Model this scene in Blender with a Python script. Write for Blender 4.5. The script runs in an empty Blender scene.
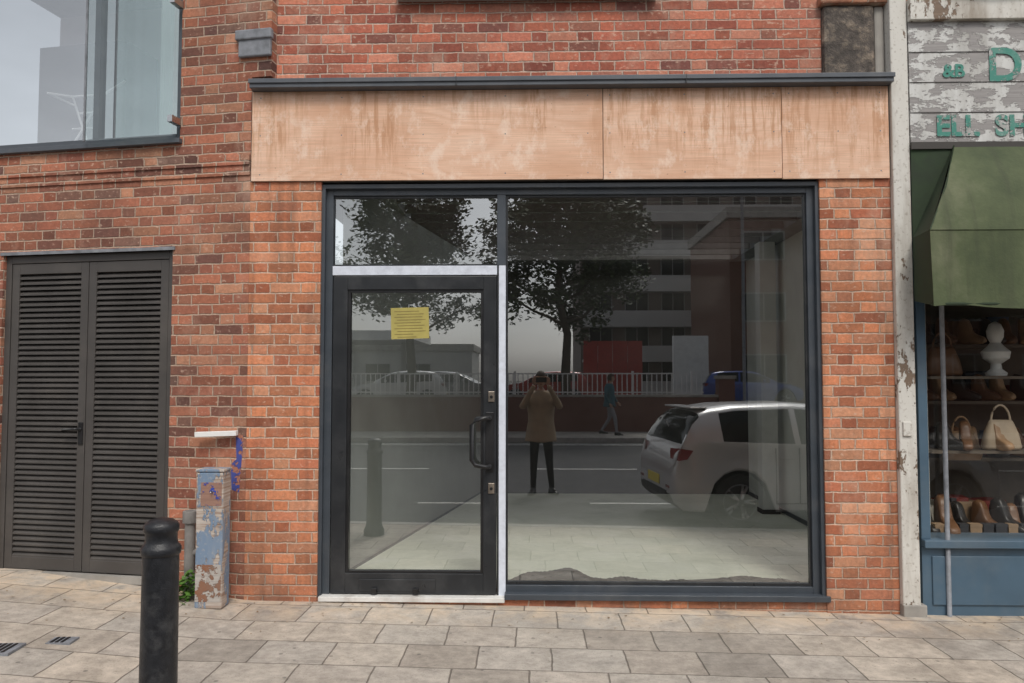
import bpy, math, random
import numpy as np
from mathutils import Vector, Matrix
random.seed(7); np.random.seed(7)
S=bpy.context.scene
D=bpy.data
rad=math.radians
def link(o,parent=None):
    S.collection.objects.link(o)
    if parent: o.parent=parent
    return o
def empty(name,loc=(0,0,0),rz=0,parent=None):
    e=D.objects.new(name,None); e.empty_display_size=.2
    e.location=loc; e.rotation_euler=(0,0,rz); return link(e,parent)
def mesh(name,verts,faces,mat=None,parent=None,smooth=False,bevel=0,mats=None,fm=None):
    me=D.meshes.new(name); me.from_pydata([tuple(v) for v in verts],[],faces); me.update()
    o=D.objects.new(name,me); link(o,parent)
    if mats:
        for m in mats: me.materials.append(m)
        if fm is not None: me.polygons.foreach_set('material_index',fm)
    elif mat: me.materials.append(mat)
    if smooth: me.polygons.foreach_set('use_smooth',[True]*len(me.polygons))
    if bevel:
        b=o.modifiers.new('bv','BEVEL'); b.width=bevel; b.segments=2; b.limit_method='ANGLE'
    return o
def boxvf(x0,x1,y0,y1,z0,z1):
    v=[(x0,y0,z0),(x1,y0,z0),(x1,y1,z0),(x0,y1,z0),(x0,y0,z1),(x1,y0,z1),(x1,y1,z1),(x0,y1,z1)]
    f=[(0,3,2,1),(4,5,6,7),(0,1,5,4),(1,2,6,5),(2,3,7,6),(3,0,4,7)]
    return v,f
def box(name,x0,x1,y0,y1,z0,z1,mat,parent=None,bevel=0):
    v,f=boxvf(x0,x1,y0,y1,z0,z1); return mesh(name,v,f,mat,parent,bevel=bevel)
def pane(name,x0,x1,y,z0,z1,mat,parent=None):
    return mesh(name,[(x0,y,z0),(x1,y,z0),(x1,y,z1),(x0,y,z1)],[(0,1,2,3)],mat,parent)
def boxes(name,lst,mat,parent=None,bevel=0):
    V=[];F=[]
    for b in lst:
        v,f=boxvf(*b); n=len(V); V+=v; F+=[tuple(i+n for i in q) for q in f]
    return mesh(name,V,F,mat,parent,bevel=bevel)
def lathe(name,prof,mat,parent=None,loc=(0,0,0),seg=28,smooth=True,rot=None):
    V=[];F=[]
    for r,z in prof:
        for i in range(seg):
            a=2*math.pi*i/seg; V.append((r*math.cos(a),r*math.sin(a),z))
    for j in range(len(prof)-1):
        for i in range(seg):
            k=(i+1)%seg; F.append((j*seg+i,j*seg+k,(j+1)*seg+k,(j+1)*seg+i))
    F.append(tuple(range(seg))[::-1]); n=len(prof)-1; F.append(tuple(n*seg+i for i in range(seg)))
    o=mesh(name,V,F,mat,parent,smooth=smooth); o.location=loc
    if rot: o.rotation_euler=rot
    if smooth:
        m=o.modifiers.new('e','EDGE_SPLIT'); m.split_angle=rad(40)
    return o
def tubevf(pts,r,seg=8):
    V=[];F=[];pts=[Vector(p) for p in pts]
    rs=r if isinstance(r,(list,tuple)) else [r]*len(pts)
    for j,p in enumerate(pts):
        d=(pts[min(j+1,len(pts)-1)]-pts[max(j-1,0)]).normalized()
        a=Vector((0,0,1)) if abs(d.z)<.9 else Vector((1,0,0))
        u=d.cross(a).normalized(); w=d.cross(u)
        for i in range(seg):
            t=2*math.pi*i/seg; V.append(p+(u*math.cos(t)+w*math.sin(t))*rs[j])
    for j in range(len(pts)-1):
        for i in range(seg):
            k=(i+1)%seg; F.append((j*seg+i,j*seg+k,(j+1)*seg+k,(j+1)*seg+i))
    F.append(tuple(range(seg))); n=len(pts)-1; F.append(tuple(n*seg+i for i in range(seg))[::-1])
    return V,F
def tube(name,pts,r,mat,parent=None,seg=8):
    V,F=tubevf(pts,r,seg); return mesh(name,V,F,mat,parent,smooth=True)

# ---------------- node helpers
class NT:
    def __init__(s,name):
        s.m=D.materials.new(name); s.m.use_nodes=True; s.t=s.m.node_tree; s.n=s.t.nodes
        s.b=s.n['Principled BSDF']; s.out=s.n['Material Output']
        s.tc=s.n.new('ShaderNodeTexCoord')
    def setin(s,sock,v):
        if isinstance(v,bpy.types.NodeSocket): s.t.links.new(v,sock)
        elif isinstance(v,(tuple,list)) and len(v)==3 and sock.type=='RGBA': sock.default_value=(*v,1)
        else: sock.default_value=v
    def math(s,op,a,b=None,c=None,clamp=False):
        n=s.n.new('ShaderNodeMath'); n.operation=op; n.use_clamp=clamp
        s.setin(n.inputs[0],a)
        if b is not None: s.setin(n.inputs[1],b)
        if c is not None: s.setin(n.inputs[2],c)
        return n.outputs[0]
    def mix(s,f,a,b,mode='MIX'):
        n=s.n.new('ShaderNodeMix'); n.data_type='RGBA'; n.blend_type=mode
        s.setin(n.inputs[0],f); s.setin(n.inputs[6],a); s.setin(n.inputs[7],b); return n.outputs[2]
    def map(s,v,a,b,c=0.,d=1.):
        n=s.n.new('ShaderNodeMapRange'); s.setin(n.inputs[0],v)
        for i,x in enumerate((a,b,c,d)): n.inputs[i+1].default_value=x
        return n.outputs[0]
    def noise(s,scale,vec=None,detail=4,rough=.55,dist=0,col=False):
        n=s.n.new('ShaderNodeTexNoise'); n.inputs['Scale'].default_value=scale
        n.inputs['Detail'].default_value=min(detail,5); n.inputs['Roughness'].default_value=rough; n.inputs['Distortion'].default_value=dist
        s.setin(n.inputs['Vector'],vec if vec is not None else s.tc.outputs['Object'])
        return n.outputs[1 if col else 0]
    def scale(s,x,y,z,vec=None,loc=(0,0,0)):
        n=s.n.new('ShaderNodeMapping'); n.inputs['Scale'].default_value=(x,y,z); n.inputs['Location'].default_value=loc
        s.setin(n.inputs[0],vec if vec is not None else s.tc.outputs['Object']); return n.outputs[0]
    def xyz(s,vec=None):
        n=s.n.new('ShaderNodeSeparateXYZ'); s.setin(n.inputs[0],vec if vec is not None else s.tc.outputs['Object']); return n.outputs
    def comb(s,x,y,z):
        n=s.n.new('ShaderNodeCombineXYZ')
        for i,v in enumerate((x,y,z)): s.setin(n.inputs[i],v)
        return n.outputs[0]
    def white(s,vec):
        n=s.n.new('ShaderNodeTexWhiteNoise'); n.noise_dimensions='3D'; s.setin(n.inputs[0],vec); return n.outputs
    def ramp(s,f,stops):
        n=s.n.new('ShaderNodeValToRGB'); e=n.color_ramp.elements
        while len(e)<len(stops): e.new(.5)
        for k,(p,c) in enumerate(stops): e[k].position=p; e[k].color=(*c,1)
        s.setin(n.inputs[0],f); return n.outputs[0]
    def bump(s,h,dist=.005,strength=1):
        n=s.n.new('ShaderNodeBump'); n.inputs['Distance'].default_value=dist; n.inputs['Strength'].default_value=strength
        s.setin(n.inputs['Height'],h); s.t.links.new(n.outputs[0],s.b.inputs['Normal'])
    def set(s,**k):
        for a,v in k.items(): s.setin(s.b.inputs[a.replace('_',' ')],v)
        return s
def simple(name,col,rough=.6,metal=0,var=.15,scale=8,bump=0,dirt=None,spec=.5):
    t=NT(name); n=t.noise(scale)
    f=t.map(n,.3,.7,1-var,1+var)
    c=t.mix(1,col,t.comb(f,f,f),'MULTIPLY')
    if dirt:
        d=t.map(t.noise(scale*.35,detail=8,rough=.7),.5,.7); c=t.mix(t.math('MULTIPLY',d,dirt[1]),c,dirt[0])
    t.set(Base_Color=c,Roughness=t.map(n,.3,.7,max(0,rough-.08),min(1,rough+.08)),Metallic=metal)
    t.b.inputs['Specular IOR Level'].default_value=spec
    if bump: t.bump(t.noise(scale*6,detail=6),bump)
    return t.m
def flat(name,col,rough=.6):
    t=NT(name); t.set(Base_Color=col,Roughness=rough); return t.m
def brick_mat(name,cols,mortar,bond='S',dark=.35,ph=0.,eff=.5,drip=0):
    t=NT(name); X,Y,Z=t.xyz()
    wn=t.noise(14,detail=2,col=True); ws=t.xyz(wn)
    u=t.math('ADD',t.math('ADD',X,Y),t.math('MULTIPLY',t.math('SUBTRACT',ws[0],.5),.016))
    u=t.math('ADD',u,50+ph)
    v=t.math('ADD',t.math('ADD',Z,10),t.math('MULTIPLY',t.math('SUBTRACT',ws[1],.5),.014))
    rv=t.math('DIVIDE',v,.075); row=t.math('FLOOR',rv); fv=t.math('FRACT',rv)
    P=.225 if bond=='S' else .3375
    rw=t.white(t.comb(row,3.3,1.1))[0]
    uu=t.math('ADD',t.math('ADD',t.math('DIVIDE',u,P),t.math('FRACT',t.math('MULTIPLY',row,.5))),t.math('MULTIPLY',rw,.09))
    fu=t.math('FRACT',uu); idd=t.math('FLOOR',uu)
    du=t.math('MINIMUM',fu,t.math('SUBTRACT',1,fu))
    if bond!='S':
        du=t.math('MINIMUM',du,t.math('ABSOLUTE',t.math('SUBTRACT',fu,.6667)))
        idd=t.math('ADD',t.math('MULTIPLY',idd,2),t.math('GREATER_THAN',fu,.6667))
    du=t.math('MULTIPLY',du,P)
    dv=t.math('MULTIPLY',t.math('MINIMUM',fv,t.math('SUBTRACT',1,fv)),.075)
    n1=t.noise(35,detail=5,rough=.7)
    d=t.math('ADD',t.math('MINIMUM',du,dv),t.math('MULTIPLY',t.math('SUBTRACT',n1,.5),.006))
    mask=t.map(d,.003,.0072)
    w=t.white(t.comb(idd,row,.5)); w2=t.white(t.comb(row,idd,7.5))
    c=t.ramp(w[0],[(i/(len(cols)-1),k) for i,k in enumerate(cols)])
    fb=t.map(w2[0],0,1,.72,1.28); c=t.mix(1,c,t.comb(fb,fb,fb),'MULTIPLY')
    f=t.map(n1,.25,.75,.68,1.3)
    c=t.mix(1,c,t.comb(f,f,f),'MULTIPLY')
    n2=t.noise(1.3,detail=5,rough=.65); c=t.mix(t.map(n2,.48,.78,0,dark),c,(.06,.04,.035))
    n3=t.noise(2.6,t.scale(1,1,.6,loc=(5,2,1)),detail=5,rough=.75); c=t.mix(t.map(n3,.52,.78,0,eff),c,(.62,.44,.33))
    sp=t.noise(22,t.scale(1,1,1.6,loc=(2,7,1)),detail=3); c=t.mix(t.map(sp,.60,.70,0,.55),c,(.64,.45,.34))
    f2=t.map(t.noise(60,detail=3),.3,.7,.75,1.2)
    mc=t.mix(1,mortar,t.comb(f2,f2,f2),'MULTIPLY')
    mc=t.mix(t.map(n2,.4,.7,0,.45),mc,(.14,.095,.075))
    c=t.mix(mask,mc,c)
    if drip:
        dn=t.noise(1,t.scale(9,9,.55),detail=4); c=t.mix(t.math('MULTIPLY',t.map(dn,.52,.7),drip),c,(.07,.045,.035))
    c=t.mix(t.math('MULTIPLY',t.map(Z,.45,.0),t.map(n3,.35,.6,.1,.55)),c,(.12,.08,.06))
    t.set(Base_Color=c,Roughness=.88)
    t.bump(t.math('ADD',mask,t.math('MULTIPLY',n1,.5)),.006,.9)
    return t.m
def slab_mat(name):
    t=NT(name); X,Y,Z=t.xyz()
    ws=t.xyz(t.noise(5,detail=2,col=True))
    u=t.math('ADD',t.math('ADD',X,50.11),t.math('MULTIPLY',t.math('SUBTRACT',ws[0],.5),.02))
    v=t.math('ADD',t.math('ADD',Y,50.06),t.math('MULTIPLY',t.math('SUBTRACT',ws[1],.5),.02))
    v=t.math('ADD',v,t.math('MULTIPLY',X,.012))
    rv=t.math('DIVIDE',v,.37); row=t.math('FLOOR',rv); fv=t.math('FRACT',rv)
    rw=t.white(t.comb(row,3.3,1.1))[0]
    uu=t.math('ADD',t.math('ADD',t.math('DIVIDE',u,.43),t.math('FRACT',t.math('MULTIPLY',row,.5))),t.math('MULTIPLY',rw,.25))
    fu=t.math('FRACT',uu); idd=t.math('FLOOR',uu)
    du=t.math('MULTIPLY',t.math('MINIMUM',fu,t.math('SUBTRACT',1,fu)),.43)
    dv=t.math('MULTIPLY',t.math('MINIMUM',fv,t.math('SUBTRACT',1,fv)),.37)
    d=t.math('MINIMUM',du,dv); mask=t.map(d,.0015,.006)
    w=t.white(t.comb(idd,row,.5))
    c=t.ramp(w[0],[(0,(.34,.30,.255)),(.3,(.44,.39,.335)),(.6,(.405,.37,.325)),(.85,(.50,.435,.36)),(1,(.30,.27,.235))])
    n1=t.noise(9,detail=5,rough=.75); f=t.map(n1,.3,.7,.66,1.27); c=t.mix(1,c,t.comb(f,f,f),'MULTIPLY')
    n2=t.noise(1.1,detail=5,rough=.7); c=t.mix(t.map(n2,.5,.75,0,.65),c,(.15,.125,.10))
    n4=t.noise(110,detail=2); c=t.mix(t.map(n4,.62,.72,0,.6),c,(.1,.09,.08))
    vo=t.n.new('ShaderNodeTexVoronoi'); vo.inputs['Scale'].default_value=7; t.setin(vo.inputs['Vector'],t.tc.outputs['Object'])
    c=t.mix(t.map(vo.outputs['Distance'],.10,.075,0,.55),c,(.07,.065,.06))
    edge=t.map(Y,-.6,-.03,0,1); n3=t.noise(3.5,detail=5,rough=.7,dist=.5)
    c=t.mix(t.math('MULTIPLY',t.math('MULTIPLY',edge,t.map(n3,.42,.62)),.65),c,(.68,.52,.36))
    c=t.mix(t.math('MULTIPLY',t.map(mask,0,1,1,0),.7),c,(.11,.09,.07))
    t.set(Base_Color=c,Roughness=.85)
    t.bump(t.math('ADD',mask,t.math('ADD',t.math('MULTIPLY',n1,.6),t.math('MULTIPLY',w[0],.4))),.007,.9)
    return t.m
# ---------------- materials
M={}
M['brick']=brick_mat('red_brick',[(.32,.10,.05),(.48,.17,.085),(.55,.22,.11),(.50,.18,.085),(.58,.28,.16),(.40,.125,.065)],(.62,.45,.34),'F',.25,0,.45,.35)
M['brick_up']=brick_mat('red_brick_upper',[(.27,.075,.05),(.41,.12,.07),(.48,.16,.095),(.37,.105,.065),(.52,.21,.135),(.20,.07,.055)],(.54,.40,.32),'F',.35,.1)
M['brick_l']=brick_mat('mixed_brick',[(.13,.06,.048),(.32,.115,.065),(.42,.155,.09),(.27,.095,.062),(.46,.22,.13),(.35,.115,.065),(.18,.10,.075)],(.50,.37,.28),'F',.6,.05)
M['brick_far']=flat('far_brick',(.15,.065,.05),.9)
M['brick_terr']=flat('terrace_brick',(.17,.085,.06),.9)
def soot():
    t=NT('sooty_concrete'); n=t.noise(11,detail=5,rough=.75); n2=t.noise(3,detail=5)
    c=t.ramp(n,[(.3,(.035,.03,.027)),(.5,(.12,.10,.085)),(.62,(.26,.21,.16)),(.75,(.4,.34,.28))]); c=t.mix(t.map(n2,.4,.6,0,.7),c,(.05,.043,.038))
    t.set(Base_Color=c,Roughness=.9); t.bump(n,.02); return t.m
M['soot']=soot()
M['slab']=slab_mat('paving_slabs')
M['frame']=simple('anthracite_frame',(.05,.06,.073),.38,var=.08,dirt=((.13,.13,.13),.3))
M['door']=simple('black_door_frame',(.018,.02,.023),.35,var=.1,dirt=((.1,.1,.1),.3))
M['trim']=simple('grey_capping',(.08,.09,.105),.42,var=.12,dirt=((.17,.17,.17),.3))
M['film']=simple('protective_film',(.66,.70,.78),.45,var=.08,scale=20,dirt=((.4,.42,.48),.5))
M['threshold']=simple('threshold_metal',(.68,.67,.64),.5,var=.1,dirt=((.35,.3,.25),.7))
M['black']=simple('black_plastic',(.012,.012,.013),.35,var=.2)
M['sheet']=simple('dark_polythene',(.012,.013,.015),.5,var=.5,scale=20,spec=.3)
M['steel']=simple('steel',(.5,.5,.5),.3,1,var=.1)
M['louv']=simple('louvre_paint',(.066,.06,.056),.5,var=.12,scale=3,dirt=((.13,.115,.10),.45))
M['iron']=simple('bollard_paint',(.014,.015,.018),.38,var=.3,scale=30,bump=.002,dirt=((.07,.07,.07),.6))
M['asphalt']=simple('asphalt',(.062,.062,.064),.85,var=.25,scale=3,dirt=((.1,.1,.1),.4))
M['conc']=simple('concrete',(.33,.31,.28),.85,var=.2,scale=4,dirt=((.15,.14,.13),.5))
M['kerb']=simple('kerb_stone',(.34,.32,.3),.8,var=.2,scale=6,dirt=((.15,.14,.13),.5))
M['mark']=simple('road_paint',(.6,.6,.57),.7,var=.2,scale=6,dirt=((.1,.1,.1),.6))
M['plast']=simple('interior_plaster',(.74,.75,.71),.85,var=.08,scale=2,dirt=((.55,.55,.5),.5))
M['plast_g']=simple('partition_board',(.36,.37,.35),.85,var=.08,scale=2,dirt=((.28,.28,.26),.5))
M['rear']=simple('shade_toned_rear_wall',(.06,.06,.058),.9,var=.25,scale=2,dirt=((.10,.095,.085),.5))  # dark base colour paints in the dimness of the unlit back of the room
M['ceil']=simple('ceiling',(.22,.22,.215),.9)
M['white']=simple('white_paint',(.78,.78,.76),.5,var=.06,scale=5,dirt=((.5,.5,.47),.4))
M['yellow']=simple('yellow_paper',(.72,.60,.12),.7,var=.06)
M['ink']=simple('ink',(.22,.17,.05),.7)
M['rubber']=simple('tyre_rubber',(.02,.02,.02),.8)
M['blue']=simple('blue_grey_paint',(.065,.115,.165),.5,var=.12,scale=3,dirt=((.14,.17,.19),.5))
M['lead']=simple('lead',(.2,.21,.23),.6,var=.3,scale=15)
M['dark']=simple('dark_interior',(.06,.055,.05),.8)
M['shelf']=simple('shelf_wood',(.13,.105,.08),.7,var=.2)
M['soil']=simple('ground_soil',(.09,.085,.07),.95,var=.3,scale=.5)
M['brass']=simple('lock_steel',(.35,.3,.25),.35,.9)
def floor_mat():
    t=NT('screed_floor'); n=t.noise(2,detail=5,rough=.65,dist=.4); n2=t.noise(14,detail=5)
    c=t.ramp(n,[(.3,(.66,.69,.57)),(.5,(.79,.81,.68)),(.7,(.85,.86,.76))])
    c=t.mix(t.map(n2,.6,.75,0,.3),c,(.48,.49,.41)); t.set(Base_Color=c,Roughness=.6); t.bump(n2,.002); return t.m
M['floor']=floor_mat()
def ply_mat():
    t=NT('plywood'); X,Y,Z=t.xyz()
    ob=t.n.new('ShaderNodeObjectInfo')
    off=t.comb(t.math('MULTIPLY',ob.outputs['Random'],13),0,t.math('MULTIPLY',ob.outputs['Random'],5))
    va=t.n.new('ShaderNodeVectorMath'); va.operation='ADD'; t.setin(va.inputs[0],t.tc.outputs['Object']); t.setin(va.inputs[1],off); P=va.outputs[0]
    n0=t.noise(1.0,t.scale(.5,1,1.6,P),detail=2)
    rings=t.math('FRACT',t.math('MULTIPLY',n0,17)); rings=t.math('ABSOLUTE',t.math('SUBTRACT',rings,.5))
    g=t.noise(1,t.scale(2.5,1,150,P),detail=4,rough=.7)
    big=t.noise(.9,t.scale(1,1,1.5,P),detail=4,rough=.6)
    c=t.ramp(big,[(.32,(.70,.44,.30)),(.5,(.78,.51,.36)),(.68,(.81,.58,.44))])
    c=t.mix(t.map(rings,.0,.35,.32,0),c,(.62,.33,.20))
    f=t.map(g,.3,.7,.82,1.1); c=t.mix(1,c,t.comb(f,f,f),'MULTIPLY')
    st=t.noise(1,t.scale(20,1,1.6,P),detail=5,rough=.75,dist=.3); b=t.noise(1.6,t.scale(1,1,.4,P),detail=4)
    m=t.math('MULTIPLY',t.map(st,.46,.58),t.map(b,.42,.53))
    hz=t.math('MULTIPLY',t.map(Z,3.05,3.40,.08,1),.7)
    c=t.mix(t.math('MULTIPLY',m,hz),c,(.46,.22,.10))
    m2=t.map(t.noise(4,t.scale(1.5,1,1,P),detail=5,rough=.75),.52,.64,0,.55); c=t.mix(m2,c,(.85,.69,.57))
    m3=t.map(t.noise(1.3,t.scale(1,1,2.5,P,loc=(3,3,3)),detail=5),.50,.68,0,.5); c=t.mix(m3,c,(.60,.33,.20))
    sp=t.map(t.noise(45,P,detail=2),.68,.74,0,.5); c=t.mix(sp,c,(.3,.15,.08))
    t.set(Base_Color=c,Roughness=.72); t.bump(g,.0015); return t.m
M['ply']=ply_mat()
def peel_mat(name,paint,under,thr,sc,stain=(.2,.18,.15),stretch=(1,1,1),under2=None,st=.6):
    t=NT(name); P=t.scale(*stretch); n=t.noise(sc,P,detail=5,rough=.72); m=t.map(n,thr-.012,thr+.012)
    w=t.noise(3,t.scale(1,1,25),detail=5,rough=.7); uc=t.mix(t.map(w,.3,.7),tuple(k*.65 for k in under),under2 or under)
    d=t.noise(1.7,t.scale(2.2,2.2,.5),detail=5,rough=.7); pc=t.mix(t.map(d,.45,.72,0,st),paint,stain)
    sp=t.noise(40,detail=3); pc=t.mix(t.map(sp,.58,.7,0,.5),pc,stain)
    t.set(Base_Color=t.mix(m,pc,uc),Roughness=.75); t.bump(t.math('SUBTRACT',t.math('MULTIPLY',w,.2),m),.004); return t.m
M['signboard']=peel_mat('peeling_signboard',(.62,.62,.6),(.36,.34,.33),.50,5.5,stretch=(1,1,2.2))
M['letters']=peel_mat('faded_green_lettering',(.06,.24,.19),(.45,.45,.43),.53,7,stain=(.36,.42,.39),st=.6)
M['pilaster']=peel_mat('peeling_white_render',(.64,.62,.57),(.24,.17,.12),.58,4,stretch=(1.5,1.5,.8),stain=(.25,.2,.15),st=.8)
M['postpaint']=peel_mat('weathered_post_paint',(.17,.24,.34),(.36,.20,.12),.50,8,stretch=(1,1,.4),under2=(.6,.57,.52),stain=(.4,.38,.35))
M['pipe']=simple('grey_pipe',(.20,.19,.18),.7,var=.3,dirt=((.10,.085,.075),.7))
def awn_mat():
    t=NT('green_canvas'); n=t.noise(2,detail=5,rough=.7); f=t.noise(60)
    c=t.ramp(n,[(.3,(.045,.062,.026)),(.55,(.080,.100,.045)),(.75,(.14,.15,.085))])
    st=t.noise(1,t.scale(12,3,.8),detail=4); c=t.mix(t.map(st,.5,.7,0,.5),c,(.04,.045,.025))
    t.set(Base_Color=c,Roughness=.8); t.bump(f,.002); return t.m
M['canvas']=awn_mat()
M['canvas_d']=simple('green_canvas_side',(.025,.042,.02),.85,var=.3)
def glass_mat(name,refl=.25,tint=(.9,.93,.91),wob=True):
    t=NT(name); t.n.remove(t.b)
    g=t.n.new('ShaderNodeBsdfGlossy'); g.inputs['Roughness'].default_value=0; g.inputs[0].default_value=(.92,.94,.95,1)
    tr=t.n.new('ShaderNodeBsdfTransparent'); tr.inputs[0].default_value=(*tint,1)
    lw=t.n.new('ShaderNodeLayerWeight'); lw.inputs[0].default_value=.5
    mx=t.n.new('ShaderNodeMixShader'); f=t.math('ADD',t.math('MULTIPLY',t.math('POWER',lw.outputs[1],5),.85),refl,clamp=True)
    if wob:
        bn=t.n.new('ShaderNodeBump'); bn.inputs['Distance'].default_value=.0006; bn.inputs['Strength'].default_value=.2
        t.setin(bn.inputs['Height'],t.noise(1.4,detail=1)); t.t.links.new(bn.outputs[0],g.inputs['Normal'])
    t.setin(mx.inputs[0],f); t.t.links.new(tr.outputs[0],mx.inputs[1]); t.t.links.new(g.outputs[0],mx.inputs[2])
    t.t.links.new(mx.outputs[0],t.out.inputs[0]); return t.m
M['glass']=glass_mat('shop_glass',.33,(.95,.97,.95))
M['glass2']=glass_mat('window_glass',.5,(.85,.88,.88),False)
M['glass3']=glass_mat('display_glass',.09,(.93,.93,.91),False)
M['balglass']=glass_mat('balustrade_glass',.14,(.80,.88,.86),False)
def carpaint(name,c,metal=.3):
    t=NT(name); t.set(Base_Color=c,Metallic=metal,Roughness=.3,Coat_Weight=.7); return t.m
M['cglass']=simple('car_glass',(.010,.012,.013),.08,var=.05,spec=.15)
M['lamp_r']=simple('tail_lamp_red',(.22,.02,.02),.15)
M['lamp_w']=simple('headlamp',(.6,.62,.64),.1)
M['alloy']=simple('alloy',(.45,.45,.46),.3,.8)

# ---------------- camera
cam=D.cameras.new('camera'); co=D.objects.new('camera',cam); link(co)
co.location=(0,-5.62,1.6); co.rotation_euler=(rad(92.75),0,rad(1.5))
cam.sensor_width=36; cam.lens=27.42; cam.clip_end=2000; cam.clip_start=.02
S.camera=co
# ---------------- world
w=D.worlds.new('World'); S.world=w; w.use_nodes=True; nt=w.node_tree; bg=nt.nodes['Background']
sky=nt.nodes.new('ShaderNodeTexSky'); sky.sky_type='NISHITA'; sky.sun_disc=False
sky.sun_elevation=rad(52); sky.sun_rotation=rad(165); sky.air_density=1; sky.dust_density=3
hs=nt.nodes.new('ShaderNodeHueSaturation'); hs.inputs['Saturation'].default_value=.25
nt.links.new(sky.outputs[0],hs.inputs['Color'])
tcw=nt.nodes.new('ShaderNodeTexCoord'); nz=nt.nodes.new('ShaderNodeTexNoise'); nz.inputs['Scale'].default_value=2.2; nz.inputs['Detail'].default_value=5
mpw=nt.nodes.new('ShaderNodeMapping'); mpw.inputs['Scale'].default_value=(1,1,2.5); nt.links.new(tcw.outputs['Generated'],mpw.inputs[0]); nt.links.new(mpw.outputs[0],nz.inputs['Vector'])
mr=nt.nodes.new('ShaderNodeMapRange'); mr.inputs[1].default_value=.3; mr.inputs[2].default_value=.7; mr.inputs[3].default_value=.75; mr.inputs[4].default_value=1.3
nt.links.new(nz.outputs[0],mr.inputs[0])
mm=nt.nodes.new('ShaderNodeMix'); mm.data_type='RGBA'; mm.blend_type='MULTIPLY'; mm.inputs[0].default_value=1
nt.links.new(hs.outputs[0],mm.inputs[6]); nt.links.new(mr.outputs[0],mm.inputs[7]); nt.links.new(mm.outputs[2],bg.inputs[0])
bg.inputs[1].default_value=.15
sl=D.lights.new('sun','SUN'); sl.energy=1.5; sl.angle=rad(16); sl.color=(1,.95,.87)
so=D.objects.new('sun',sl); link(so)
az=rad(165); el=rad(52); dv=Vector((math.sin(az)*math.cos(el),math.cos(az)*math.cos(el),math.sin(el)))
so.rotation_euler=dv.to_track_quat('Z','Y').to_euler(); so.location=(0,-20,20)
S.view_settings.view_transform='Standard'; S.view_settings.look='None'; S.view_settings.exposure=0

# ---------------- ground, pavement, road
box('ground',-700,700,-700,700,-.6,-.25,M['soil'])
def zg(x):
    if x>3: return -.0137*3.9
    if x>-2: return -.0137*(x+.9)
    return min(.14,.015+.07*(-2-x))
xs=[-60,-12,-5]+[ -4.6+.2*i for i in range(40)]+[5,12,60]
V=[];F=[]
for y in (-2.8,6):
    for x in xs: V.append((x,y,zg(x)))
n=len(xs)
for i in range(n-1): F.append((i,i+1,n+i+1,n+i))
mesh('pavement',V,F,M['slab'])
V=[];F=[]
for x in xs:
    z=zg(x)+.003; V+=[(x,-2.95,-.3),(x,-2.95,z-.015),(x,-2.935,z),(x,-2.8,z),(x,-2.8,-.3)]
for i in range(n-1):
    for k in range(4): a=i*5+k; F.append((a,a+5,a+6,a+1))
mesh('kerb',V,F,M['kerb'])
box('road',-300,300,-15.5,-2.95,-.5,-.13,M['asphalt'])
e=empty('road_markings')
boxes('centre_dashes',[(x,x+2,-9.35,-9.23,-.14,-.126) for x in range(-40,60,4)],M['mark'],e)
boxes('bay_line',[(x,x+1.2,-5.2,-5.1,-.14,-.126) for x in np.arange(-40,40,2.4)]+[(-60,60,-15.1,-15.0,-.14,-.126),(-60,60,-14.8,-14.7,-.14,-.126)],M['mark'],e)
box('kerb',-200,200,-15.65,-15.5,-.5,.0,M['kerb'])
box('pavement',-200,200,-18,-15.65,-.5,.003,M['conc'])
box('ground',-200,200,-200,-18.2,-.6,.5,M['asphalt'])

# ---------------- shop building
B=empty('brick_shop_building')
box('left_pier',-2.07,-1.545,0,.3,-.3,3.045,M['brick'],B)
box('right_pier',2.07,2.575,0,.3,-.3,3.045,M['brick'],B)
box('plinth',-1.545,2.07,.01,.3,-.3,.033,M['brick'],B)
box('beam',-2.07,2.575,.0,.3,3.045,3.72,M['dark'],B)
def ply(x0,x1,z0,z1,nm):
    box(nm,x0,x1,-.02,-.002,z0,z1,M['ply'],B,bevel=.0015)
ply(-2.06,.512,3.048,3.712,'plywood_fascia_1'); ply(.517,1.80,3.045,3.712,'plywood_fascia_2'); ply(1.804,2.565,3.04,3.712,'plywood_fascia_3')
boxes('fascia_screws',[(x,x+.008,-.0215,-.0195,z,z+.008) for x in (-2.0,-1.4,-.8,-.2,.4,.56,1.1,1.74,1.85,2.2,2.5) for z in (3.09,3.38,3.66)],M['lead'],B)
box('capping_face',-2.055,2.575,-.10,.055,3.714,3.768,M['trim'],B,bevel=.004)
box('capping_lip',-2.06,2.58,-.112,-.101,3.745,3.778,M['trim'],B,bevel=.003)
boxes('capping_joints',[(x,x+.005,-.1135,-.1,3.716,3.779) for x in (-.55,1.1)],M['black'],B)
box('upper_wall',-1.93,2.125,.06,.36,3.72,9.2,M['brick_up'],B)
box('upper_block',2.125,2.50,.01,.36,3.72,4.33,M['soot'],B,bevel=.03)
box('upper_block_edge',2.50,2.575,.03,.36,3.72,4.33,M['conc'],B,bevel=.02)
box('upper_block_cap',2.10,2.6,-.02,.36,4.33,4.40,M['brick_l'],B,bevel=.015)
box('upper_wall_right',2.125,2.575,.08,.36,4.40,9.2,M['brick_up'],B)
box('window_sill',-1.0,.92,-.03,.055,4.41,4.48,M['conc'],B,bevel=.006)
boxes('upper_window_frame',[(-.95,-.89,.03,.058,4.48,5.7),(.81,.87,.03,.058,4.48,5.7),(-.89,.81,.03,.058,5.64,5.7),(-.07,-.01,.03,.058,4.48,5.64)],M['frame'],B)
box('upper_window_glass',-.89,.81,.045,.057,4.48,5.64,M['cglass'],B)
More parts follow.
